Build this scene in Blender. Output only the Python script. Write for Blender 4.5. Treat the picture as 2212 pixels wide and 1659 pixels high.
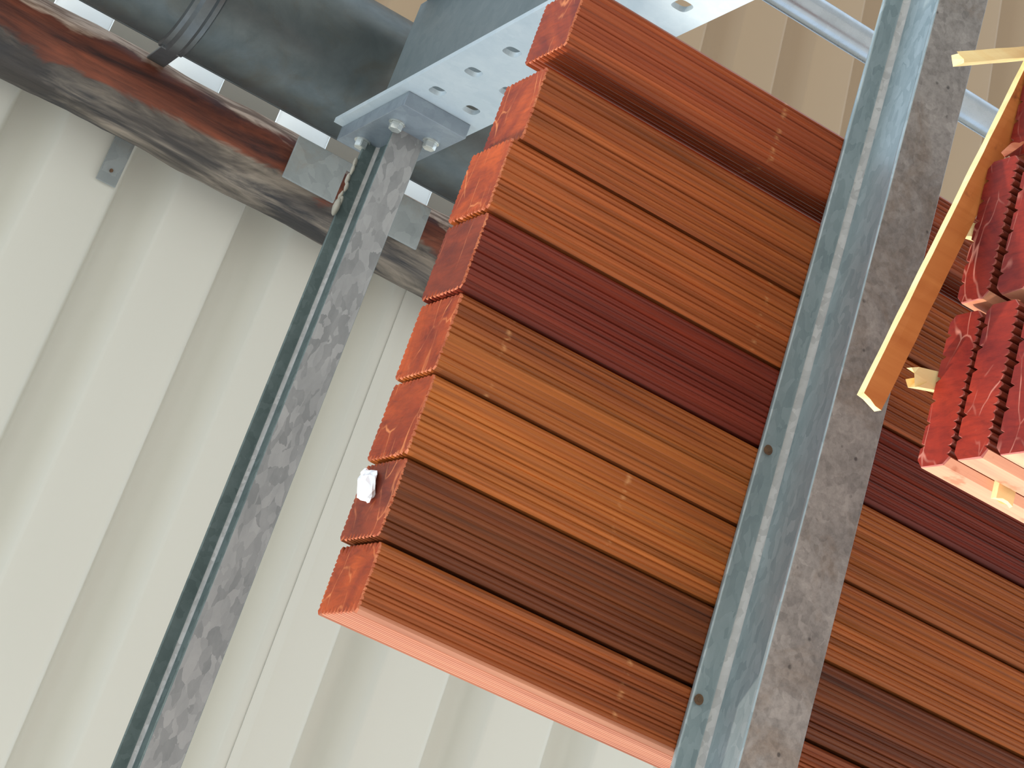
import bpy, bmesh, math, random
from mathutils import Vector, Matrix, noise

sc = bpy.context.scene
for o in list(bpy.data.objects):
    bpy.data.objects.remove(o)
C = sc.collection
U = 0.18          # metres per layout unit
CAMZ = 1.6        # eye height

# ------------------------------------------------------------------ camera
Rw = ((0.8086, -0.3025, -0.5046), (0.4865, 0.8262, 0.2842), (0.3309, -0.4753, 0.8152))
Xc = Vector(Rw[0]).normalized()
Zc = -Vector(Rw[2]).normalized()
Yc = Zc.cross(Xc).normalized()
Xc = Yc.cross(Zc).normalized()
cd = bpy.data.cameras.new('camera')
cam = bpy.data.objects.new('camera', cd)
C.objects.link(cam)
M = Matrix((Xc, Yc, Zc)).transposed().to_4x4()
M.translation = Vector((0, 0, CAMZ))
cam.matrix_world = M
cd.sensor_width = 36.0
cd.lens = 4437.0 / 2212.0 * 36.0
cd.shift_x = -132.0 / 2212.0
cd.shift_y = -891.0 / 2212.0
cd.clip_end = 500
sc.camera = cam

# ------------------------------------------------------------------ light
sc.view_settings.view_transform = 'Standard'
sc.view_settings.look = 'None'
sc.view_settings.gamma = 1.0
sc.view_settings.use_curve_mapping = False
sc.view_settings.exposure = 0.35

w = bpy.data.worlds.new('world')
sc.world = w
w.use_nodes = True
bg = w.node_tree.nodes['Background']
bg.inputs[0].default_value = (0.72, 0.86, 1.0, 1)
bg.inputs[1].default_value = 1.25

sd = bpy.data.lights.new('sun', 'SUN')
sd.energy = 3.6
sd.angle = math.radians(2.0)
sd.color = (1.0, 0.93, 0.82)
sun = bpy.data.objects.new('sun', sd)
C.objects.link(sun)
sun.rotation_euler = Vector((-0.42, 0.72, 0.55)).to_track_quat('Z', 'Y').to_euler()
sun.location = (0, 6, 8)


# ------------------------------------------------------------------ helpers
def P(x, y, z):
    return Vector((x * U, y * U, z * U + CAMZ))


def empty(name, loc, label=None, cat=None, group=None, kind=None):
    o = bpy.data.objects.new(name, None)
    C.objects.link(o)
    o.empty_display_size = 0.05
    o.location = P(*loc)
    tag(o, label, cat, group, kind)
    return o


def tag(o, label=None, cat=None, group=None, kind=None):
    if label: o['label'] = label
    if cat: o['category'] = cat
    if group: o['group'] = group
    if kind: o['kind'] = kind
    return o


def link(name, me, mats, parent=None, org=None, smooth=None):
    """me is built in layout units relative to org (layout units)."""
    if not isinstance(mats, (list, tuple)):
        mats = [mats]
    for m in mats:
        me.materials.append(m)
    o = bpy.data.objects.new(name, me)
    C.objects.link(o)
    if parent is not None:
        o.parent = parent
        po = parent['_org'] if '_org' in parent else None
        base = parent.location if parent.parent is None else parent.location + parent.parent.location
        o.location = P(*org) - base
    else:
        o.location = P(*org)
    if smooth is not None:
        me.shade_smooth()
        me.set_sharp_from_angle(angle=math.radians(smooth))
    return o


def scale_me(me):
    me.transform(Matrix.Scale(U, 4))
    me.update()
    return me


def from_bm(bm, name='mesh', normals=True):
    if normals:
        bmesh.ops.recalc_face_normals(bm, faces=bm.faces)
    me = bpy.data.meshes.new(name)
    bm.to_mesh(me)
    bm.free()
    return scale_me(me)


def box_bm(sx, sy, sz, bev=0.0, seg=2, c=(0, 0, 0), bm=None):
    b = bmesh.new()
    bmesh.ops.create_cube(b, size=1.0)
    bmesh.ops.scale(b, vec=(sx, sy, sz), verts=b.verts)
    if bev > 0:
        bmesh.ops.bevel(b, geom=list(b.edges), offset=bev, segments=seg, affect='EDGES', profile=0.5)
    bmesh.ops.translate(b, vec=c, verts=b.verts)
    if bm is None:
        return b
    tmp = bpy.data.meshes.new('tmp'); b.to_mesh(tmp); b.free()
    bm.from_mesh(tmp); bpy.data.meshes.remove(tmp)
    return bm


def extrude_profile(pts, length, axis='y', steps=1):
    """pts: (a,b) closed polygon; extruded 0..length along axis ('x' -> pts=(y,z); 'y' -> pts=(x,z))."""
    bm = bmesh.new()
    rings = []
    for k in range(steps + 1):
        t = length * k / steps
        if axis == 'x':
            rings.append([bm.verts.new((t, a, b)) for a, b in pts])
        else:
            rings.append([bm.verts.new((a, t, b)) for a, b in pts])
    n = len(pts)
    for k in range(steps):
        for i in range(n):
            j = (i + 1) % n
            bm.faces.new((rings[k][i], rings[k][j], rings[k + 1][j], rings[k + 1][i]))
    bm.faces.new(rings[0])
    bm.faces.new(rings[-1][::-1])
    return bm


# ------------------------------------------------------------------ node helpers
class NT:
    def __init__(self, name):
        self.m = bpy.data.materials.new(name)
        self.m.use_nodes = True
        self.t = self.m.node_tree
        self.b = self.t.nodes['Principled BSDF']

    def n(self, typ, **kw):
        nd = self.t.nodes.new(typ)
        for k, v in kw.items():
            setattr(nd, k, v)
        return nd

    def l(self, a, b):
        self.t.links.new(a, b)

    def coord(self, scale=(1, 1, 1), loc=(0, 0, 0), rnd=True, out='Object'):
        tc = self.n('ShaderNodeTexCoord')
        src = tc.outputs[out]
        if rnd:
            oi = self.n('ShaderNodeObjectInfo')
            mu = self.n('ShaderNodeMath', operation='MULTIPLY'); mu.inputs[1].default_value = 37.0
            self.l(oi.outputs['Random'], mu.inputs[0])
            ad = self.n('ShaderNodeVectorMath', operation='ADD')
            self.l(src, ad.inputs[0]); self.l(mu.outputs[0], ad.inputs[1])
            src = ad.outputs[0]
        mp = self.n('ShaderNodeMapping')
        mp.inputs['Scale'].default_value = scale
        mp.inputs['Location'].default_value = loc
        self.l(src, mp.inputs[0])
        return mp.outputs[0]

    def noise(self, vec, scale, detail=4, rough=0.55, dist=0.0):
        nd = self.n('ShaderNodeTexNoise')
        nd.inputs['Scale'].default_value = scale
        nd.inputs['Detail'].default_value = detail
        nd.inputs['Roughness'].default_value = rough
        nd.inputs['Distortion'].default_value = dist
        self.l(vec, nd.inputs['Vector'])
        return nd.outputs[0]

    def vor(self, vec, scale, feature='F1', out=0, rnd=1.0):
        nd = self.n('ShaderNodeTexVoronoi', feature=feature)
        nd.inputs['Scale'].default_value = scale
        nd.inputs['Randomness'].default_value = rnd
        self.l(vec, nd.inputs['Vector'])
        return nd.outputs[out]

    def ramp(self, fac, stops, interp='LINEAR'):
        r = self.n('ShaderNodeValToRGB')
        r.color_ramp.interpolation = interp
        el = r.color_ramp.elements
        while len(el) < len(stops):
            el.new(0.5)
        for e, (p, c) in zip(el, stops):
            e.position = p
            e.color = (c, c, c, 1) if isinstance(c, (int, float)) else (*c, 1)
        self.l(fac, r.inputs[0])
        return r.outputs[0]

    def mix(self, fac, a, b, mode='MIX'):
        m = self.n('ShaderNodeMix', data_type='RGBA', blend_type=mode)
        for s, v in ((0, fac), (6, a), (7, b)):
            if isinstance(v, (int, float)):
                m.inputs[s].default_value = v if s == 0 else (v, v, v, 1)
            elif isinstance(v, tuple):
                m.inputs[s].default_value = (*v, 1)
            else:
                self.l(v, m.inputs[s])
        return m.outputs[2]

    def math(self, op, a, b=0.0, c=0.0, clamp=False):
        m = self.n('ShaderNodeMath', operation=op, use_clamp=clamp)
        for i, v in enumerate((a, b, c)):
            if isinstance(v, (int, float)):
                m.inputs[i].default_value = v
            else:
                self.l(v, m.inputs[i])
        return m.outputs[0]

    def bump(self, h, strength=0.3, dist=0.002):
        b = self.n('ShaderNodeBump')
        b.inputs['Strength'].default_value = strength
        b.inputs['Distance'].default_value = dist
        self.l(h, b.inputs['Height'])
        self.l(b.outputs[0], self.b.inputs['Normal'])

    def set(self, col=None, rough=None, metal=None, **kw):
        for nm, v in (('Base Color', col), ('Roughness', rough), ('Metallic', metal)):
            if v is None: continue
            if isinstance(v, (int, float)): self.b.inputs[nm].default_value = v
            elif isinstance(v, tuple): self.b.inputs[nm].default_value = (*v, 1)
            else: self.l(v, self.b.inputs[nm])
        return self.m


def srgb(r, g, b):
    f = lambda v: (v / 255 / 12.92) if v / 255 <= 0.04045 else ((v / 255 + 0.055) / 1.055) ** 2.4
    return (f(r), f(g), f(b))


# ---- grooved hardwood: long faces
def wood_long(name, dark=0.55, gloss=0.42):
    k = NT(name)
    oi = k.n('ShaderNodeObjectInfo')
    v1 = k.coord((1.2, 60, 60))
    v2 = k.coord((0.5, 16, 16), (3, 1, 2))
    v3 = k.coord((6, 260, 260), (1, 5, 2))
    n1 = k.noise(v1, 1.6, 6, 0.65, 0.6)
    n2 = k.noise(v2, 2.0, 4, 0.6, 0.8)
    n3 = k.noise(v3, 1.0, 3, 0.6)
    base = oi.outputs['Color']
    streak = k.ramp(n1, [(0.28, 0.40), (0.42, 0.80), (0.55, 1.0), (0.74, 1.35)])
    broad = k.ramp(n2, [(0.3, (0.60, 0.50, 0.50)), (0.5, (1, 1, 1)), (0.72, (1.28, 1.42, 1.20))])
    c = k.mix(1.0, base, streak, 'MULTIPLY')
    c = k.mix(0.85, c, broad, 'MULTIPLY')
    fine = k.ramp(n3, [(0.3, 0.72), (0.55, 1.0), (0.8, 1.12)])
    c = k.mix(0.8, c, fine, 'MULTIPLY')
    # pale chatter marks across the board at one place per board
    at = k.n('ShaderNodeAttribute', attribute_type='OBJECT', attribute_name='mark')
    tc = k.n('ShaderNodeTexCoord')
    sp = k.n('ShaderNodeSeparateXYZ'); k.l(tc.outputs['Object'], sp.inputs[0])
    dx = k.math('ABSOLUTE', k.math('SUBTRACT', sp.outputs[0], at.outputs['Fac']))
    band = k.math('SUBTRACT', 1.0, k.math('MULTIPLY', dx, 220.0), clamp=True)
    dash = k.ramp(k.noise(k.coord((60, 170, 30)), 1.0, 2, 0.5), [(0.5, 0.0), (0.62, 1.0)])
    f = k.math('MULTIPLY', band, dash)
    c = k.mix(k.math('MULTIPLY', f, 0.5), c, srgb(225, 165, 110))
    k.bump(n3, 0.25, 0.0006)
    k.set(c, gloss, 0.0)
    k.b.inputs['Specular IOR Level'].default_value = 0.3
    return k.m


# ---- sawn end grain
def wood_end(name, ca, cb, cline, sc1=22, gloss=0.32):
    k = NT(name)
    v = k.coord((1, 1, 1))
    vs = k.coord((1, 0.55, 1.3), (0, 0, 0))
    n1 = k.noise(v, 9, 5, 0.6, 1.0)
    n2 = k.noise(k.coord((1, 2.2, 0.5)), sc1 * 2.2, 6, 0.7, 1.5)
    c = k.mix(k.ramp(n1, [(0.35, 0.0), (0.65, 1.0)]), ca, cb)
    c = k.mix(0.75, c, k.ramp(n2, [(0.25, (0.55, 0.48, 0.48)), (0.5, (1, 1, 1)), (0.75, (1.35, 1.3, 1.15))]), 'MULTIPLY')
    dn = k.n('ShaderNodeVectorMath', operation='ADD')
    nz = k.n('ShaderNodeTexNoise'); nz.inputs['Scale'].default_value = 30
    k.l(vs, nz.inputs['Vector'])
    scl = k.n('ShaderNodeVectorMath', operation='SCALE'); scl.inputs['Scale'].default_value = 0.02
    k.l(nz.outputs['Color'], scl.inputs[0])
    k.l(vs, dn.inputs[0]); k.l(scl.outputs[0], dn.inputs[1])
    e = k.vor(dn.outputs[0], sc1, 'DISTANCE_TO_EDGE')
    crack = k.ramp(e, [(0.0, 0.9), (0.010, 0.6), (0.024, 0.0)])
    mask = k.ramp(k.noise(v, 22, 3), [(0.45, 0.0), (0.62, 0.9)])
    c = k.mix(k.math('MULTIPLY', crack, mask), c, cline)
    k.bump(n2, 0.3, 0.001)
    k.set(c, gloss, 0)
    k.b.inputs['Specular IOR Level'].default_value = 0.2
    return k.m


def plain_wood(name, ca, cb, rough=0.55, sc1=1.0, dark_patches=None):
    k = NT(name)
    v = k.coord((2, 40, 40))
    c = k.mix(k.ramp(k.noise(v, 1.5 * sc1, 5, 0.6, 0.5), [(0.3, 0.0), (0.7, 1.0)]), ca, cb)
    if dark_patches:
        p = k.ramp(k.noise(k.coord((1, 1, 1)), 26, 5, 0.6), [(0.60, 0.0), (0.68, 1.0)])
        c = k.mix(k.math('MULTIPLY', p, 0.7), c, dark_patches)
    n = k.noise(k.coord((8, 200, 200)), 1.0, 3)
    k.bump(n, 0.3, 0.0008)
    return k.set(c, rough, 0)


# ---- galvanised steel
def galv(name, ca, cb, spangle=55, rough=0.42, metal=0.55, sp=0.45, stain=None, stain_amt=0.5, dots=False, streak=False):
    k = NT(name)
    v = k.coord((1, 1, 1) if not streak else (1.3, 0.6, 1.3))
    nz = k.n('ShaderNodeTexNoise'); nz.inputs['Scale'].default_value = 40; nz.inputs['Detail'].default_value = 3
    k.l(v, nz.inputs['Vector'])
    scl = k.n('ShaderNodeVectorMath', operation='SCALE'); scl.inputs['Scale'].default_value = 0.025
    k.l(nz.outputs['Color'], scl.inputs[0])
    ad = k.n('ShaderNodeVectorMath', operation='ADD'); k.l(v, ad.inputs[0]); k.l(scl.outputs[0], ad.inputs[1])
    vc = k.vor(ad.outputs[0], spangle, 'F1', 1)
    sep = k.n('ShaderNodeSeparateColor'); k.l(vc, sep.inputs[0])
    n1 = k.noise(v, 14, 6, 0.65, 0.4)
    f = k.math('ADD', k.math('MULTIPLY', sep.outputs[0], sp), k.math('MULTIPLY', n1, 1.10 - sp), clamp=True)
    c = k.mix(k.ramp(f, [(0.3, 0.0), (0.8, 1.0)]), ca, cb)
    if stain:
        s = k.ramp(k.noise(v, 9, 7, 0.7, 0.8), [(0.50, 0.0), (0.66, 1.0)])
        c = k.mix(k.math('MULTIPLY', s, stain_amt), c, stain)
    if dots:
        d = k.vor(v, 70, 'F1', 0)
        dm = k.math('MULTIPLY', k.ramp(d, [(0.10, 1.0), (0.2, 0.0)]), k.ramp(k.noise(v, 30, 2), [(0.56, 0.0), (0.62, 1.0)]))
        c = k.mix(k.math('MULTIPLY', dm, 0.75), c, srgb(45, 42, 42))
        d2 = k.ramp(k.noise(v, 150, 5, 0.7), [(0.35, 0.72), (0.55, 1.0), (0.7, 1.1)])
        c = k.mix(0.8, c, d2, 'MULTIPLY')
    rr = k.ramp(f, [(0.2, rough + 0.1), (0.9, rough - 0.08)])
    k.bump(n1, 0.15, 0.001)
    return k.set(c, rr, metal)


M_long = wood_long('grooved_hardwood')
M_end = wood_end('hardwood_end_grain', srgb(108, 34, 14), srgb(170, 72, 24), srgb(205, 125, 75), 22, 0.5)
M_end2 = wood_end('hardwood_end_grain_red', srgb(90, 32, 18), srgb(134, 54, 26), srgb(190, 112, 70), 20, 0.5)
M_fray = plain_wood('frayed_fibres', srgb(170, 78, 48), srgb(215, 130, 88), 0.7)
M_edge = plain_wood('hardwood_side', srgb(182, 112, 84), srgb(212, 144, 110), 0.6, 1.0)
M_redend = wood_end('red_end_grain', srgb(100, 22, 18), srgb(150, 44, 26), srgb(200, 130, 112), 24, 0.55)
M_redlong = plain_wood('red_board_face', srgb(96, 36, 24), srgb(140, 58, 36), 0.5)
M_redside = plain_wood('red_board_side', srgb(216, 136, 104), srgb(232, 172, 132), 0.5, 0.8, srgb(190, 100, 60))
M_redrim = plain_wood('red_board_rim', srgb(150, 62, 52), srgb(190, 110, 96), 0.6)
M_batten = plain_wood('pale_batten_wood', srgb(240, 205, 140), srgb(250, 228, 170), 0.6, 1.0)
M_battenu = plain_wood('orange_batten_underside', srgb(182, 100, 42), srgb(206, 126, 62), 0.6, 0.8, srgb(110, 50, 22))  # deeper orange with dark patches, for the long batten's underside faces
M_arm = galv('galvanised_arm', (0.25, 0.31, 0.32), (0.42, 0.48, 0.49), 110, 0.42, 0.5, 0.3, streak=True)
M_armu = galv('galvanised_underside', (0.20, 0.183, 0.172), (0.40, 0.37, 0.345), 110, 0.6, 0.15, 0.2, stain=srgb(120, 96, 72), stain_amt=0.45, dots=True)  # brown base has ground-reflected warmth painted in; mottling and dots are surface marks
M_arm1 = galv('galvanised_spangled', (0.21, 0.215, 0.215), (0.37, 0.37, 0.365), 66, 0.55, 0.2, 0.42, streak=True)
M_arm1g = galv('galvanised_green_grey', (0.10, 0.135, 0.13), (0.17, 0.215, 0.21), 80, 0.5, 0.35, 0.3)
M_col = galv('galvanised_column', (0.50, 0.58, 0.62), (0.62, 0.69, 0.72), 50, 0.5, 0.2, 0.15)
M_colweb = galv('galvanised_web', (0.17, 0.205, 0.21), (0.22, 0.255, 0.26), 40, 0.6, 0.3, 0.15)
M_plate = galv('galvanised_plate', (0.22, 0.26, 0.30), (0.32, 0.37, 0.41), 50, 0.45, 0.35, 0.2)
M_seam = galv('pale_fillet', (0.36, 0.35, 0.335), (0.50, 0.485, 0.465), 120, 0.8, 0.0)  # paler, rougher tone on the fillet under the upper flange
M_bolt = galv('zinc_bolt', (0.55, 0.58, 0.56), (0.78, 0.80, 0.76), 60, 0.32, 0.7)
M_zinc = galv('dark_zinc', (0.085, 0.10, 0.10), (0.135, 0.15, 0.148), 4, 0.42, 0.6, 0.0, stain=srgb(88, 78, 60), stain_amt=0.35)
M_strap = galv('strap_steel', (0.10, 0.11, 0.112), (0.18, 0.19, 0.195), 10, 0.35, 0.6, 0.0)
M_tube = galv('tube_steel', (0.36, 0.39, 0.42), (0.46, 0.50, 0.54), 60, 0.26, 0.8, 0.1)
M_sleeve = galv('saddle_steel', (0.27, 0.30, 0.30), (0.38, 0.41, 0.41), 32, 0.5, 0.25, 0.3, stain=srgb(150, 130, 100), stain_amt=0.3)

k = NT('painted_roof_sheet')
c = k.mix(k.noise(k.coord((1, 0.3, 1)), 2.0, 3), srgb(210, 209, 198), srgb(220, 218, 208))
M_roof = k.set(c, 0.38, 0.0)
k = NT('painted_rear_sheet')
c = k.mix(k.noise(k.coord((1, 0.3, 1)), 2.0, 3), srgb(160, 136, 108), srgb(172, 148, 120))
M_rear = k.set(c, 0.4, 0.0)
k = NT('skylit_pan_white')
M_skylit_pan = k.set((0.93, 0.95, 0.95), 0.6, 0.0)  # translucent white stands in for daylight in the eave pans
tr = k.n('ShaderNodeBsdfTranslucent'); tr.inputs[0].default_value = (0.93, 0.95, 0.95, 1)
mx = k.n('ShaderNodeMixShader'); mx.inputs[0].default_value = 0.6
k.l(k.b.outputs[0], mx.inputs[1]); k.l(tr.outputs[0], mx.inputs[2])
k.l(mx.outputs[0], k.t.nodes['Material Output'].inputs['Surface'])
k = NT('white_plastic_scrap')
M_scrap = k.set((0.95, 0.95, 0.97), 0.15, 0.0)
k = NT('pale_caulk')
M_caulk = k.set(k.mix(k.noise(k.coord(), 60, 4), srgb(150, 145, 130), srgb(190, 184, 170)), 0.8, 0.0)
k = NT('concrete_yard')
c = k.mix(k.noise(k.coord(rnd=False), 1.2, 6), (0.50, 0.47, 0.43), (0.60, 0.57, 0.52))
M_floor = k.set(c, 0.85, 0.0)
k = NT('rusty_screw')
M_rust = k.set(k.mix(k.noise(k.coord(), 200, 3), srgb(60, 45, 38), srgb(140, 105, 75)), 0.7, 0.2)

# weathered log
k = NT('weathered_log')
tc = k.n('ShaderNodeTexCoord')
sp = k.n('ShaderNodeSeparateXYZ'); k.l(tc.outputs['Object'], sp.inputs[0])
yy = k.math('DIVIDE', sp.outputs[1], 0.49 * U)                  # -1 back .. +1 front
v = k.coord((2.0, 12, 12), rnd=False)
v2 = k.coord((1.3, 4, 4), (4, 2, 1), rnd=False)
v3 = k.coord((9, 90, 90), rnd=False)
nb = k.noise(v, 1.3, 6, 0.65, 0.8)
nb2 = k.noise(v2, 2.2, 5, 0.6, 1.2)
nf = k.noise(v3, 1.0, 4, 0.6)
red = k.mix(k.ramp(nb, [(0.35, 0.0), (0.62, 1.0)]), srgb(56, 24, 18), srgb(128, 66, 42))
red = k.mix(k.ramp(nb2, [(0.6, 0.0), (0.74, 1.0)]), red, srgb(160, 112, 84))
grey = k.mix(k.ramp(nb, [(0.44, 0.0), (0.62, 1.0)]), srgb(48, 46, 47), srgb(138, 126, 112))
grey = k.mix(k.ramp(nb2, [(0.35, 1.0), (0.52, 0.0)]), grey, srgb(60, 54, 50))
pale = k.mix(k.ramp(nf, [(0.4, 0.0), (0.6, 1.0)]), srgb(150, 118, 96), srgb(205, 180, 160))
wob = k.math('ADD', yy, k.math('MULTIPLY', k.math('SUBTRACT', nb2, 0.5), 1.3))
toG = k.ramp(wob, [(0.22, 0.0), (0.34, 1.0)])
wob2 = k.math('ADD', yy, k.math('MULTIPLY', k.math('SUBTRACT', nb2, 0.5), -1.4))
toP = k.ramp(k.math('MULTIPLY', wob2, -1.0), [(0.50, 0.0), (0.62, 1.0)])
c = k.mix(toG, red, grey)
c = k.mix(toP, c, pale)
c = k.mix(0.7, c, k.ramp(nf, [(0.3, 0.5), (0.5, 1.0), (0.7, 1.3)]), 'MULTIPLY')
vk = k.vor(k.coord((2.6, 5, 5), (0.6, 0.3, 0.2), rnd=False), 1.5, 'F1', 0)
knot = k.ramp(vk, [(0.06, 1.0), (0.10, 0.0)])
c = k.mix(k.math('MULTIPLY', knot, 0.8), c, srgb(60, 14, 10))
k.bump(nb, 0.5, 0.006)
M_log = k.set(c, 0.6, 0.0)

# ------------------------------------------------------------------ floor
bm = bmesh.new()
bmesh.ops.create_grid(bm, x_segments=1, y_segments=1, size=1)
bmesh.ops.scale(bm, vec=(140, 140, 1), verts=bm.verts)
fl = link('floor', from_bm(bm), M_floor, None, (0, 0, -CAMZ / U))
tag(fl, kind='structure')

# ------------------------------------------------------------------ ceiling of profiled sheets
ZR = 21.75
PER = 1.442
PH = 0.36
X0 = 3.774


def sheet_profile(n, ph=PH):
    """points over n periods starting at a crest's left end: crest, slope up, pan, slope down"""
    pts = []

    def fil(x, z, dxa, dza, dxb, dzb):
        for t in (0.0, 0.5, 1.0):
            a = (1 - t) ** 2; b2 = 2 * t * (1 - t); c2 = t * t
            pts.append((a * (x + dxa) + b2 * x + c2 * (x + dxb), a * (z + dza) + b2 * z + c2 * (z + dzb)))
    for i in range(n):
        x = i * PER
        r = 0.035
        if i == 0:
            pts.append((0.13, -0.022)); pts.append((0.2, -0.020))
        else:
            fil(x + 0.0, 0, -r * .5, r * .8, r, 0)
        fil(x + 0.26, 0, -r * .3, 0, r * .3, 0)
        fil(x + 0.815, 0, -r * 1.8, 0, r * .5, r * 1.1)
        fil(x + 0.925, ph, -r * .4, -r * 1.1, r * 1.6, 0)
        fil(x + 1.15, ph, -r * 2.6, 0, r * 2.6, -r * 2.8)
    x = n * PER
    pts.append((x - 0.018, 0.028)); pts.append((x + 0.02, 0.0)); pts.append((x + 0.17, 0.0)); pts.append((x + 0.21, 0.0))
    return pts


def sheet_bm(n, length, th=0.012, ph=PH):
    pr = sheet_profile(n, ph)
    bm = bmesh.new()
    for (yy0, yy1) in ((0, length),):
        lo = [[bm.verts.new((x, y, z)) for x, z in pr] for y in (yy0, yy1)]
        hi = [[bm.verts.new((x, y, z + th)) for x, z in pr] for y in (yy0, yy1)]
        for i in range(len(pr) - 1):
            bm.faces.new((lo[0][i], lo[0][i + 1], lo[1][i + 1], lo[1][i]))
            bm.faces.new((hi[0][i + 1], hi[0][i], hi[1][i], hi[1][i + 1]))
            for r in (0, 1):
                bm.faces.new((lo[r][i], lo[r][i + 1], hi[r][i + 1], hi[r][i]))
        for i in (0, len(pr) - 1):
            bm.faces.new((lo[0][i], lo[1][i], hi[1][i], hi[0][i]))
    return bm


NPER = 4
ceil = empty('ceiling', (8, -5, ZR), kind='structure')
YE0, YE1 = -8.80, 2.5  # unseen front part of the roof lengthened to shade the column flange
s_me = from_bm(sheet_bm(NPER, YE1 - YE0))
for a in range(-3, 4):
    xs = X0 + 3 * PER + a * NPER * PER
    o = link('roof_sheet', s_me.copy() if a == -3 else s_me, M_roof if len(s_me.materials) == 0 and a != -3 else [], ceil,
             (xs, YE0, ZR - 0.0015 * (a % 2)), None)
    if a == -3:
        o.data.materials.clear(); o.data.materials.append(M_roof); o.data.shade_smooth(); o.data.set_sharp_from_angle(angle=math.radians(50))
s_me.shade_smooth(); s_me.set_sharp_from_angle(angle=math.radians(50))
# added translucent white blocks imitating sky-lit rib pans at the eave
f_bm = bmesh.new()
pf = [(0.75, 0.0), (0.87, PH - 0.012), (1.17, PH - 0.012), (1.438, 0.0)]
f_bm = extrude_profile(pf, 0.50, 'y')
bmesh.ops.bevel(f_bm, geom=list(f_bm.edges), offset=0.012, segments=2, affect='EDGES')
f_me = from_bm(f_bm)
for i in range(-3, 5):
    o = link('skylit_pan_block', f_me, M_skylit_pan if i == -3 else [], ceil, (X0 + i * PER, YE0 - 0.50, ZR - 0.002))
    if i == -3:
        tag(o, 'added white block imitating daylight in the roof sheet rib')

t_me = from_bm(box_bm(0.75, 0.50, 0.02, 0.004, c=(0.370, 0.25, 0.01)))
for i in range(-3, 5):
    link('eave_tongue', t_me, M_roof if i == -3 else [], ceil, (X0 + i * PER, YE0 - 0.50, ZR))

# rear roof of the neighbouring shed, rising gently away
rear = empty('ceiling_rear', (10, -12, 25), kind='structure')
r_me = from_bm(sheet_bm(NPER, 22, 0.012, 0.30))
sl = math.atan(0.13)
for a in range(-1, 7):
    o = link('roof_sheet', r_me, M_rear if a == -1 else [], rear, (5.0 + a * NPER * PER * 1.0, -12.2, 25.5))
    o.rotation_euler = (0, 0, 0)
    o.scale = (1, -1, 1)
    o.rotation_euler = (-sl, 0, 0)
r_me.shade_smooth(); r_me.set_sharp_from_angle(angle=math.radians(50))

# ------------------------------------------------------------------ log purlin
def log_bm(length, r, segs=44, rings=150):
    bm = bmesh.new()
    rr = []
    for i in range(rings + 1):
        x = length * i / rings
        ring = []
        sag = noise.noise(Vector((x * 0.45, 3.1, 0))) * 0.07
        for j in range(segs):
            a = 2 * math.pi * j / segs
            v = Vector((x * 0.7, math.cos(a) * 1.3, math.sin(a) * 1.3))
            d = 1 + 0.07 * noise.noise(v) + 0.03 * noise.noise(v * 3.1) + 0.012 * noise.noise(v * 9)
            fl = 0.05 * math.cos(3 * (a + 0.4))      # hewn flats
            ra = r * (d + fl * 0.6)
            ring.append(bm.verts.new((x, math.cos(a) * ra + sag, math.sin(a) * ra)))
        rr.append(ring)
    for i in range(rings):
        for j in range(segs):
            q = (j + 1) % segs
            bm.faces.new((rr[i][j], rr[i][q], rr[i + 1][q], rr[i + 1][j]))
    bm.faces.new(rr[0]); bm.faces.new(rr[-1])
    return bm


lg = link('log_purlin', from_bm(log_bm(13.0, 0.475)), M_log, None, (0.2, -8.12, 21.24), 60)
tag(lg, 'weathered round log with peeling red-brown and grey surface under the roof sheets', 'log')

# ------------------------------------------------------------------ zinc gutter
GX, GY, GZ, GR = 0.2, -9.33, 20.42, 0.80
gut = empty('rain_gutter', (GX, GY, GZ), 'dark zinc half-round gutter behind the weathered log', 'gutter')


def bowl_bm(r, length, th=0.03, a0=-8, a1=188, n=48):
    pts = []
    for i in range(n + 1):
        a = math.radians(a0 + (a1 - a0) * i / n)
        pts.append((math.cos(a) * r, -math.sin(a) * r))
    for i in range(n, -1, -1):
        a = math.radians(a0 + (a1 - a0) * i / n)
        pts.append((math.cos(a) * (r - th), -math.sin(a) * (r - th)))
    bm = bmesh.new()
    A = [bm.verts.new((0, y, z)) for y, z in pts]
    B = [bm.verts.new((length, y, z)) for y, z in pts]
    m = len(pts)
    for i in range(m):
        j = (i + 1) % m
        bm.faces.new((A[i], A[j], B[j], B[i]))
    return bm


link('bowl', from_bm(bowl_bm(GR, 14.0)), M_zinc, gut, (GX, GY, GZ), 40)
bd = bmesh.new()
bmesh.ops.create_cone(bd, cap_ends=True, segments=16, radius1=0.03, radius2=0.03, depth=14.0,
                      matrix=Matrix.Translation((7, 0, 0)) @ Matrix.Rotation(math.pi / 2, 4, 'Y'))
link('rim_bead', from_bm(bd), M_zinc, gut, (GX, GY + GR - 0.03, GZ + 0.10), 40)
# bracket strap with raised centre
bm = bmesh.new()
nn = 40
for xa, xb, ra in ((0.0, 0.05, 0.02), (0.05, 0.24, 0.07), (0.24, 0.29, 0.02)):
    pass
prof = [(-0.02, 0.0), (0.0, 0.035), (0.05, 0.04), (0.09, 0.085), (0.19, 0.085), (0.23, 0.04), (0.28, 0.035), (0.30, 0.0)]
rows = []
for i in range(nn + 1):
    a = math.radians(-5 + 193 * i / nn)
    rows.append([bm.verts.new((px, math.cos(a) * (GR + pr), -math.sin(a) * (GR + pr))) for px, pr in prof])
for i in range(nn):
    for j in range(len(prof) - 1):
        bm.faces.new((rows[i][j], rows[i][j + 1], rows[i + 1][j + 1], rows[i + 1][j]))
br = link('bracket', from_bm(bm), M_strap, gut, (4.09, GY, GZ), 30)
tl = link('bracket_tail', from_bm(box_bm(0.22, 0.04, 1.20, 0.01)), M_strap, gut, (4.22, GY + GR + 0.05, GZ + 0.58))

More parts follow.
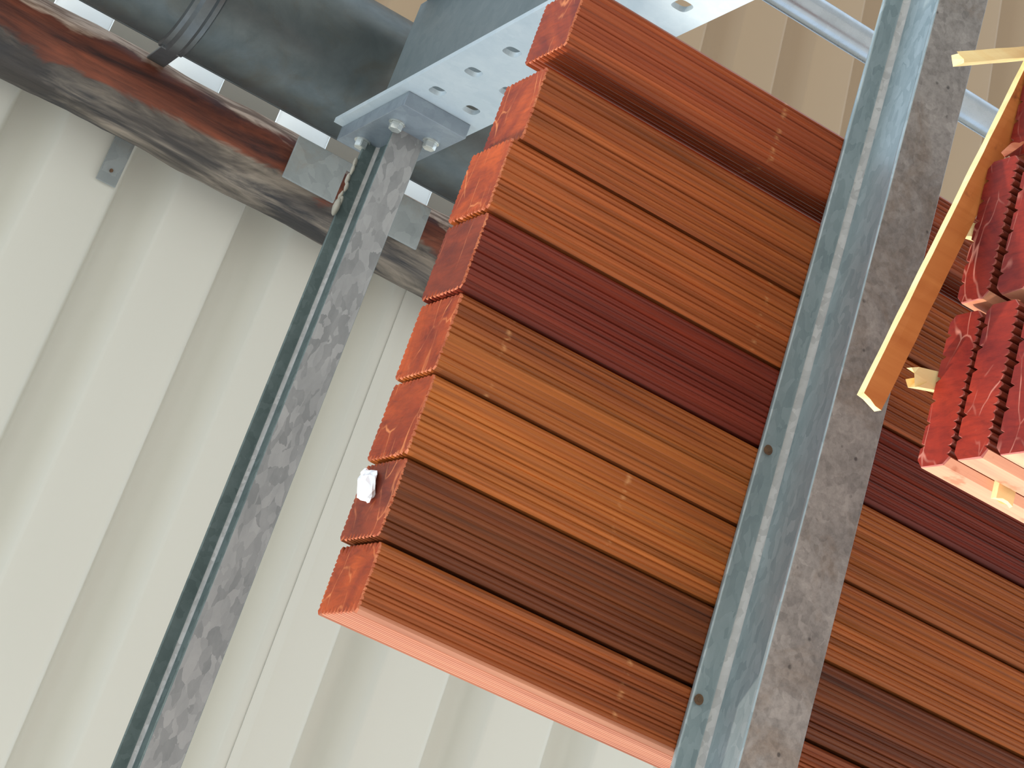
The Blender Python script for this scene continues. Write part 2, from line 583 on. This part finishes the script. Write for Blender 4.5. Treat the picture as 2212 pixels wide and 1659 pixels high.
# ------------------------------------------------------------------ log saddle plates (galvanised)
sad = empty('log_saddle', (6.7, -8.17, 20.72), 'galvanised steel saddle plate holding the log behind the upper arm', 'saddle plate')
bm = box_bm(0.66, 0.52, 0.035, 0.008, c=(0.33, 0, 0))
sm1 = from_bm(bm)
link('plate', sm1, M_sleeve, sad, (5.985, -8.17, 20.68))
link('plate', sm1, [], sad, (7.10, -8.14, 20.68))
link('tie_strip', from_bm(box_bm(0.60, 0.10, 0.03, 0.006)), M_sleeve, sad, (6.87, -8.38, 20.68))

# hanging tab below a roof crest
tb = empty('roof_tab', (4.45, -7.56, 21.7), 'small galvanised tab hanging under the roof in front of the log', 'bracket')
bm = box_bm(0.24, 0.62, 0.02, 0.006)
link('plate', from_bm(bm), M_sleeve, tb, (4.455, -7.58, 21.71))
bs = bmesh.new()
bmesh.ops.create_cone(bs, cap_ends=True, segments=10, radius1=0.022, radius2=0.016, depth=0.03)
link('screw', from_bm(bs), M_rust, tb, (4.45, -7.42, 21.69), 30)

# ------------------------------------------------------------------ rack column (perforated H section)
CX, CY = 6.36, -8.20
CW, CD = 0.954, 1.85
CT, FT = 19.33, 0.055
col = empty('rack_column', (CX, CY, -CAMZ / U), 'galvanised perforated steel column the rack arms are bolted to', 'rack column')


def hole_pts(cx, cz, hx, hz, n=28):
    out = []
    for i in range(n):
        a = 2 * math.pi * (i + 0.5) / n
        p = 3.2
        ca, sa = math.cos(a), math.sin(a)
        x = math.copysign(abs(ca) ** (2 / p), ca) * hx
        z = math.copysign(abs(sa) ** (2 / p), sa) * hz
        out.append((cx + x, cz + z))
    return out


def flange_bm():
    bm = bmesh.new()
    x0, x1, x2 = -CW / 2, 0.0, CW / 2
    rows_ = []
    zc = [17.42 - 0.76 * i for i in range(-1, 6)]
    zc = [z for z in zc if z < 18.0] + [12.86, 12.1, 11.34]
    for z in zc:
        rows_.append(z)
    vs = {}

    def V(x, y, z):
        key = (round(x, 4), round(y, 4), round(z, 4))
        if key not in vs:
            vs[key] = bm.verts.new((x, y, z))
        return vs[key]
    yf, yb = 0.0, -FT

    def cell(xa, xb, za, zb, hx_, hz_):
        hp = hole_pts(hx_, hz_, 0.078, 0.098)
        angs = []
        for px, pz in hp:
            angs.append((math.atan2(pz - hz_, px - hx_), (px, pz)))
        corners = [(xa, za), (xb, za), (xb, zb), (xa, zb)]
        outp = []
        for a, _ in angs:
            ca, sa = math.cos(a), math.sin(a)
            tx = ((xb - hx_) if ca > 0 else (xa - hx_)) / ca if abs(ca) > 1e-6 else 1e9
            tz = ((zb - hz_) if sa > 0 else (za - hz_)) / sa if abs(sa) > 1e-6 else 1e9
            t = min(tx, tz)
            outp.append([hx_ + ca * t, hz_ + sa * t])
        for cx_, cz_ in corners:      # snap nearest outline point to each corner
            i = min(range(len(outp)), key=lambda q: (outp[q][0] - cx_) ** 2 + (outp[q][1] - cz_) ** 2)
            outp[i] = [cx_, cz_]
        n = len(hp)
        for i in range(n):
            j = (i + 1) % n
            for y in (yf, yb):
                q = [V(outp[i][0], y, outp[i][1]), V(outp[j][0], y, outp[j][1]), V(hp[j][0], y, hp[j][1]), V(hp[i][0], y, hp[i][1])]
                if len(set(q)) == 4:
                    try: bm.faces.new(q)
                    except ValueError: pass
            try:
                bm.faces.new((V(hp[i][0], yf, hp[i][1]), V(hp[j][0], yf, hp[j][1]), V(hp[j][0], yb, hp[j][1]), V(hp[i][0], yb, hp[i][1])))
            except ValueError: pass
    top = rows_[0] + 0.38
    for z in rows_:
        cell(x0, x1, z - 0.38, z + 0.38, -0.20, z)
        cell(x1, x2, z - 0.38, z + 0.38, 0.20, z)
    bot = rows_[-1] - 0.38
    for za, zb in ((bot, top),):
        for x in (x0, x2):
            bm.faces.new([bm.verts.new(p) for p in ((x, yf, za), (x, yf, zb), (x, yb, zb), (x, yb, za))])
    return bm, bot, top


fbm, fbot, ftop = flange_bm()
CB = -CAMZ / U
box_bm(CW, FT, CT - ftop, 0, c=(0, -FT / 2, (CT + ftop) / 2), bm=fbm)
box_bm(CW, FT, fbot - CB, 0, c=(0, -FT / 2, (CB + fbot) / 2), bm=fbm)
me = from_bm(fbm)
link('front_flange', me, M_col, col, (CX, CY, 0))
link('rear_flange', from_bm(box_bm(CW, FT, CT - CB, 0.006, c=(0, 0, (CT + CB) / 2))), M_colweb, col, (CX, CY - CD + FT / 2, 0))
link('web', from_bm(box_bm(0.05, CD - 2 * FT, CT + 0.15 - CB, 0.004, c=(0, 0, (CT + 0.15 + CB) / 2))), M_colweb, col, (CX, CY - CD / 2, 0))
link('base_plate', from_bm(box_bm(1.7, 2.6, 0.14, 0.01)), M_plate, col, (CX, CY - CD / 2, CB + 0.07))


# ------------------------------------------------------------------ rack arms (I sections)
def i_profile(w_, h, tw, tf, r, er=0.012):
    pts = []
    # right half from bottom web outward; z from 0..h
    def q(cx, cz, rad, a0, a1, n=5):
        for i in range(n + 1):
            a = math.radians(a0 + (a1 - a0) * i / n)
            pts.append((cx + math.cos(a) * rad, cz + math.sin(a) * rad))
    hw = w_ / 2
    q(-hw + er, er, er, 270 - 90, 270, 3)[0:0] if False else None
    # counter-clockwise starting bottom-left
    q(-hw + er, er, er, 180, 270, 3)
    q(hw - er, er, er, 270, 360, 3)
    q(hw - er, tf - er, er, 0, 90, 3)
    q(tw / 2 + r, tf + r, r, 270, 180, 5)
    q(tw / 2 + r, h - tf - r, r, 180, 90, 5)
    q(hw - er, h - tf + er, er, 270, 360, 3)
    q(hw - er, h - er, er, 0, 90, 3)
    q(-hw + er, h - er, er, 90, 180, 3)
    q(-hw + er, h - tf + er, er, 180, 270, 3)
    q(-tw / 2 - r, h - tf - r, r, 90, 0, 5)
    q(-tw / 2 - r, tf + r, r, 0, -90, 5)
    q(-hw + er, tf - er, er, 90, 180, 3)
    return pts


def hex_bolt(parent, loc, rz=0.0):
    bm = bmesh.new()
    T = Matrix.Rotation(-math.pi / 2, 4, 'X')
    bmesh.ops.create_cone(bm, cap_ends=True, segments=24, radius1=0.088, radius2=0.088, depth=0.014,
                          matrix=T @ Matrix.Translation((0, 0, 0.007)))
    b2 = bmesh.new()
    bmesh.ops.create_cone(b2, cap_ends=True, segments=6, radius1=0.072, radius2=0.072, depth=0.075,
                          matrix=T @ Matrix.Rotation(rz, 4, 'Z') @ Matrix.Translation((0, 0, 0.05)))
    bmesh.ops.bevel(b2, geom=list(b2.edges), offset=0.006, segments=2, affect='EDGES')
    tmp = bpy.data.meshes.new('t'); b2.to_mesh(tmp); b2.free(); bm.from_mesh(tmp); bpy.data.meshes.remove(tmp)
    return link('bolt', from_bm(bm), M_bolt, parent, loc, 30)


def arm(zb, h, y_end, label, mats, bolts=True):
    """mats: 0 body, 1 underside of lower flange, 2 fillet, 3 upper flange inner"""
    root = empty('rack_arm', (CX, CY, zb), label, 'rack arm', 'galvanised rack arms on the column')
    w_, tw, tf, r = 0.362, 0.034, 0.036, 0.045
    y0 = CY + 0.16
    ln = y_end - y0
    bm = extrude_profile(i_profile(w_, h, tw, tf, r), ln, 'y', 1)
    bmesh.ops.recalc_face_normals(bm, faces=bm.faces)
    for f in bm.faces:
        c = f.calc_center_median()
        n = f.normal
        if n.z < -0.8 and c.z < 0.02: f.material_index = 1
        elif h - tf - r - 0.001 < c.z < h - tf + 0.003 and abs(c.x) < tw / 2 + r * 0.6 and abs(n.y) < 0.5 and n.z < -0.15: f.material_index = 2
        elif n.z < -0.8 and c.z > h / 2: f.material_index = 3
    link('beam', from_bm(bm, normals=False), mats, root, (CX, y0, zb), 35)
    pl = link('end_plate', from_bm(box_bm(0.74, 0.16, 1.62, 0.008)), M_plate, root, (CX, CY + 0.08, zb + 0.24))
    for bx in (-0.205, 0.205):
        for bz in (-0.11, 0.72):
            hex_bolt(root, (CX + bx, CY + 0.16, zb + bz), random.random())
    return root


random.seed(4)
a2 = arm(9.357, 0.643, -0.9, 'galvanised arm crossing under the row of red-brown boards', [M_arm, M_armu, M_seam, M_arm])
a1 = arm(18.30, 0.74, -0.75, 'upper galvanised arm with bolted end plate below the roof, carrying nothing', [M_arm1g, M_arm1, M_seam, M_arm1g])
# weld spatter / dried sealant on the upper arm's edge
bm = bmesh.new()
pts = [(-0.20, 0.33, 0.70), (-0.20, 0.42, 0.68), (-0.21, 0.52, 0.69), (-0.20, 0.62, 0.66), (-0.21, 0.72, 0.69), (-0.20, 0.80, 0.66), (-0.22, 0.86, 0.66)]
for i, p_ in enumerate(pts):
    rr_ = 0.026 + 0.014 * noise.noise(Vector((i * 1.7, 2, 1)))
    bmesh.ops.create_icosphere(bm, subdivisions=2, radius=rr_ + (0.02 if i == 6 else 0),
                               matrix=Matrix.Translation(p_) @ Matrix.Diagonal((0.8, 2.4, 1.2, 1)))
for v_ in bm.verts:
    v_.co += noise.noise_vector(v_.co * 22) * 0.012
sp_ = link('dried_sealant', from_bm(bm), M_caulk, a1, (CX, CY + 0.1, 18.30), 60)
tag(sp_, 'pale dried sealant run')
# rusty screws on the lower arm
for (sx, sy) in ((-0.14, -3.72), (-0.145, -2.26)):
    bs = bmesh.new()
    bmesh.ops.create_cone(bs, cap_ends=True, segments=14, radius1=0.03, radius2=0.022, depth=0.018)
    bmesh.ops.create_cone(bs, cap_ends=True, segments=10, radius1=0.012, radius2=0.010, depth=0.03)
    s_ = link('screw', from_bm(bs), M_rust, a2, (CX + sx, sy, 9.957), 40)

# horizontal brace tube behind the column
bm = bmesh.new()
bmesh.ops.create_cone(bm, cap_ends=True, segments=40, radius1=0.172, radius2=0.172, depth=12,
                      matrix=Matrix.Rotation(math.pi / 2, 4, 'Y'))
tb_ = link('brace_tube', from_bm(bm), M_tube, None, (6.6 + 4.2, -10.38, 16.0), 40)
tag(tb_, 'round galvanised brace tube running behind the arm and column', 'tube')


# ------------------------------------------------------------------ grooved boards lying on the lower arm
def grooved(W, T, nb, nt, ns, db, dt, ds, m=0.035, cr=0.02, per=5, notch_top=False, jit=0.0, rnd=None):
    """cross section, y in 0..-W (front at 0), z 0..T; ccw list of (y,z)"""
    rnd = rnd or random.Random(1)
    pts = []

    def side(p0, p1, n, d, marg, vshape=False):
        dx, dz = p1[0] - p0[0], p1[1] - p0[1]
        L = math.hypot(dx, dz); ux, uz = dx / L, dz / L
        nx, nz = -uz, ux        # inward normal for the winding used
        pts.append((p0[0] + ux * cr, p0[1] + uz * cr))
        if n > 0:
            a, b = marg, L - marg
            for i in range(n):
                s0 = a + (b - a) * i / n; s1 = a + (b - a) * (i + 1) / n
                if vshape:
                    mid = (s0 + s1) / 2; q = 0.13 * (s1 - s0)
                    for s, dd in ((mid - q, 0), (mid - q * 0.1, d), (mid + q * 0.1, d), (mid + q, 0)):
                        pts.append((p0[0] + ux * s + nx * dd, p0[1] + uz * s + nz * dd))
                else:
                    de = d * (1 + jit * rnd.uniform(-1, 1))
                    for k_ in range(per):
                        t = k_ / per
                        s = s0 + (s1 - s0) * t
                        dd = de * (1 - math.sin(math.pi * t) ** 0.6) if t > 0 else de
                        pts.append((p0[0] + ux * s + nx * dd, p0[1] + uz * s + nz * dd))
            if not vshape:
                pts.append((p0[0] + ux * b + nx * d, p0[1] + uz * b + nz * d))
        pts.append((p1[0] - ux * cr, p1[1] - uz * cr))
    # winding: start front-bottom (0,0) -> front-top (0,T) -> back-top (-W,T) -> back-bottom (-W,0)
    side((0, 0), (0, T), ns, ds, 0.05)
    side((0, T), (-W, T), nt, dt, m, notch_top)
    side((-W, T), (-W, 0), ns, ds, 0.05)
    side((-W, 0), (0, 0), nb, db, m)
    return pts


def board_mesh(pts, length, W, T, chamfer=0.010, seed=0, wob=0.0):
    rnd = random.Random(seed)
    bm = bmesh.new()
    cy, cz = -W / 2, T / 2
    n = len(pts)
    r0 = [bm.verts.new((0.0, cy + (a - cy) * (1 - chamfer * 1.4), cz + (b - cz) * (1 - chamfer * 1.4))) for a, b in pts]
    r1 = [bm.verts.new((chamfer + rnd.uniform(-0.004, 0.008), a, b)) for a, b in pts]
    r2 = [bm.verts.new((length, a, b)) for a, b in pts]
    f = bm.faces.new(r0); f.material_index = 1
    for i in range(n):
        j = (i + 1) % n
        f = bm.faces.new((r0[i], r1[i], r1[j], r0[j])); f.material_index = 2
        f = bm.faces.new((r1[i], r2[i], r2[j], r1[j]))
        mid = (pts[i][0] + pts[j][0]) / 2
        f.material_index = 3 if (mid > -0.045 if T < 0.4 else mid > -0.042) else 0
    f = bm.faces.new(r2[::-1]); f.material_index = 1
    return from_bm(bm, 'board')


ys = [-1.940, -2.336, -2.787, -3.262, -3.742, -4.235, -4.712, -5.215]
xl = [4.147, 4.120, 4.107, 4.094, 4.076, 4.062, 4.113, 4.169]
tint = [srgb(160, 84, 42), srgb(120, 62, 32), srgb(180, 100, 46), srgb(168, 92, 44), srgb(122, 46, 30), srgb(172, 90, 44), srgb(168, 88, 42), srgb(160, 76, 42)]
bl = ['red-brown grooved board with pink sunlit edge, outermost in the row on the arm',
      'dark brown grooved board with a white scrap on its end, second from the outer edge',
      'orange-brown grooved board just inside the dark board with the white scrap',
      'tan-brown grooved board just outside the darkest wine-red board on the arm',
      'darkest wine-red grooved board in the row on the galvanised arm',
      'brown grooved board just inside the darkest wine-red board on the arm',
      'brown grooved board bordering the open gap in the row on the arm',
      'innermost red-brown grooved board, beyond the open gap, dotted with pale marks']
marks = [1.62, 9.0, 1.32, 0.35, 9.0, 1.9, 9.0, 1.55]
wd = []
for i in range(8):
    y0 = ys[i] if i < 7 else -5.375
    y1 = ys[i + 1] if i < 7 else -5.82
    W = (y0 - y1) - (0.020 if i < 7 else 0.0)
    T = 0.50
    rnd = random.Random(i)
    pts = grooved(W, T, 12, 12, 9, 0.008, 0.013, 0.040 if i == 0 else 0.026, m=0.03 + 0.01 * (i == 0), per=6, jit=0.6, rnd=rnd)
    me = board_mesh(pts, 9.5, W, T, 0.010, i)
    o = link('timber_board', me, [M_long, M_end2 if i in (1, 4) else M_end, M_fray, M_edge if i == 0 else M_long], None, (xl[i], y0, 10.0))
    o.color = (*tint[i], 1)
    o['mark'] = marks[i] * U
    tag(o, bl[i], 'board', 'grooved boards lying in a row on the rack arm')

# white scrap stuck to the end of the dark board
bm = bmesh.new()
bmesh.ops.create_icosphere(bm, subdivisions=3, radius=1.0)
for v_ in bm.verts:
    p_ = v_.co.copy()
    tp = 1.0 - 0.55 * abs(p_.z) ** 1.5
    v_.co = Vector((p_.x * 0.030, p_.y * 0.055 * tp - p_.z * 0.092, p_.z * 0.115 + p_.y * 0.06 * tp)) + noise.noise_vector(p_ * 3.1) * 0.026
sc_ = link('plastic_scrap', from_bm(bm), M_scrap, None, (4.095, -2.63, 10.335))
sc_.data.shade_flat()
tag(sc_, 'crumpled white plastic scrap stuck on the end of the dark brown board', 'plastic scrap')

# ------------------------------------------------------------------ red decking boards in a lower stack
layers = [7.560, 7.282, 7.000]
rows_y = [(-3.085, 0.775), (-3.925, 0.780), (-4.765, 0.78), (-5.60, 0.78)]
lay_nm = ['top', 'middle', 'lowest visible']
row_nm = ['outermost', 'second from outside', 'third from outside', 'innermost']
red_t = [srgb(150, 52, 44), srgb(168, 60, 44), srgb(150, 60, 48)]
for li, zt in enumerate(layers):
    T = 0.223
    for ri, (y0, W) in enumerate(rows_y):
        if li == 2 and ri > 0: continue
        if li == 1 and ri > 1: continue
        rnd = random.Random(10 * li + ri)
        pts = grooved(W, T, 17, 6, 0, 0.024, 0.030, 0, m=0.05, cr=0.035, per=5, notch_top=True, jit=0.3, rnd=rnd)
        me = board_mesh(pts, 7.0, W, T, 0.006, 50 + li * 4 + ri)
        o = link('decking_board', me, [M_redlong, M_redend, M_redrim, M_redside], None,
                 ((5.50, 5.508, 5.61, 5.6)[ri] + rnd.uniform(-0.01, 0.015), y0 + rnd.uniform(-0.006, 0.006), zt - T))
        o.color = (*red_t[li], 1)
        tag(o, 'red notched decking board, %s layer, %s row of the right-hand stack' % (lay_nm[li], row_nm[ri]),
            'board', 'red decking boards stacked at the right')


# battens (stickers)
def batten(name, p0, p1, w_, h, z, label, mats, seed=0, rough_end=0.02):
    """p0 -> p1 centre line of the underside in plan"""
    d = Vector((p1[0] - p0[0], p1[1] - p0[1], 0)); L = d.length; d.normalize()
    s = Vector((-d.y, d.x, 0))
    bm = bmesh.new()
    n = 26
    rings = []
    for i in range(n + 1):
        t = L * i / n
        ring = []
        for j, (a, b) in enumerate(((-1, 0), (-0.3, 0), (0.35, 0), (1, 0), (1, 0.5), (1, 1), (0.2, 1), (-0.4, 1), (-1, 1), (-1, 0.5))):
            q = d * t + s * (a * w_ / 2) + Vector((0, 0, b * h))
            q += noise.noise_vector(Vector((t * 6 + seed, j * 1.3, seed))) * 0.0035
            if i == 0:
                q += d * rough_end * noise.noise(Vector((seed * 3.1 + 0.3, j * 2.9, 0.7)))
            ring.append(bm.verts.new(q))
        rings.append(ring)
    m = len(rings[0])
    for i in range(n):
        for j in range(m):
            q = (j + 1) % m
            f = bm.faces.new((rings[i][j], rings[i][q], rings[i + 1][q], rings[i + 1][j]))
            f.material_index = 1 if j < 3 else 0
    bm.faces.new(rings[0]); bm.faces.new(rings[-1])
    o = link(name, from_bm(bm), mats, None, (p0[0], p0[1], z))
    tag(o, label, 'batten', 'pale battens lying on the red decking stack')
    return o


batten('wooden_batten', (5.205, -3.275), (5.69, -5.38), 0.122, 0.050, 7.572,
       'long pale-edged batten with orange underside jutting out past the arm, lying on the red stack',
       [M_batten, M_battenu], 1, 0.02)
batten('wooden_batten', (5.235, -5.17), (6.6, -6.05), 0.06, 0.085, 7.585,
       'short cream batten poking out at the top right beside the steel arm',
       [M_batten, M_batten], 2, 0.05)
batten('wooden_batten', (5.43, -3.50), (6.5, -3.80), 0.09, 0.06, 7.575,
       'cream batten stub on the outermost red board, lower of the two stubs',
       [M_batten, M_batten], 3, 0.10)
batten('wooden_batten', (5.475, -4.32), (6.6, -4.55), 0.07, 0.06, 7.575,
       'cream batten stub behind the long batten, upper of the two stubs',
       [M_batten, M_batten], 5, 0.10)
batten('wooden_batten', (5.83, -3.03), (5.86, -4.6), 0.10, 0.040, 7.284,
       'thin pale batten between the top and middle layers of the red stack',
       [M_batten, M_batten], 7, 0.02)
batten('wooden_batten', (5.95, -3.00), (5.99, -4.6), 0.10, 0.040, 7.004,
       'thin pale batten between the middle and lowest layers of the red stack',
       [M_batten, M_batten], 8, 0.02)
# splinter hanging from a red board
bm = bmesh.new()
prev = None
for i in range(9):
    t = i / 8
    c_ = Vector((0.10 * t, -0.12 * t, 0.03 * math.sin(t * 3)))
    ww = 0.035 * math.sin(math.pi * min(1, t + 0.12)) + 0.004
    ring = [bm.verts.new(c_ + Vector(o_)) for o_ in ((0, ww, 0), (-0.01, 0, ww), (0, -ww, 0), (0.01, 0, -ww))]
    if prev:
        for j in range(4):
            q = (j + 1) % 4
            bm.faces.new((prev[j], prev[q], ring[q], ring[j]))
    else:
        bm.faces.new(ring)
    prev = ring
bm.faces.new(prev)
sp2 = link('wood_splinter', from_bm(bm), M_fray, None, (5.515, -4.72, 7.44), 60)
tag(sp2, 'curled orange splinter on the end of a red decking board', 'splinter')
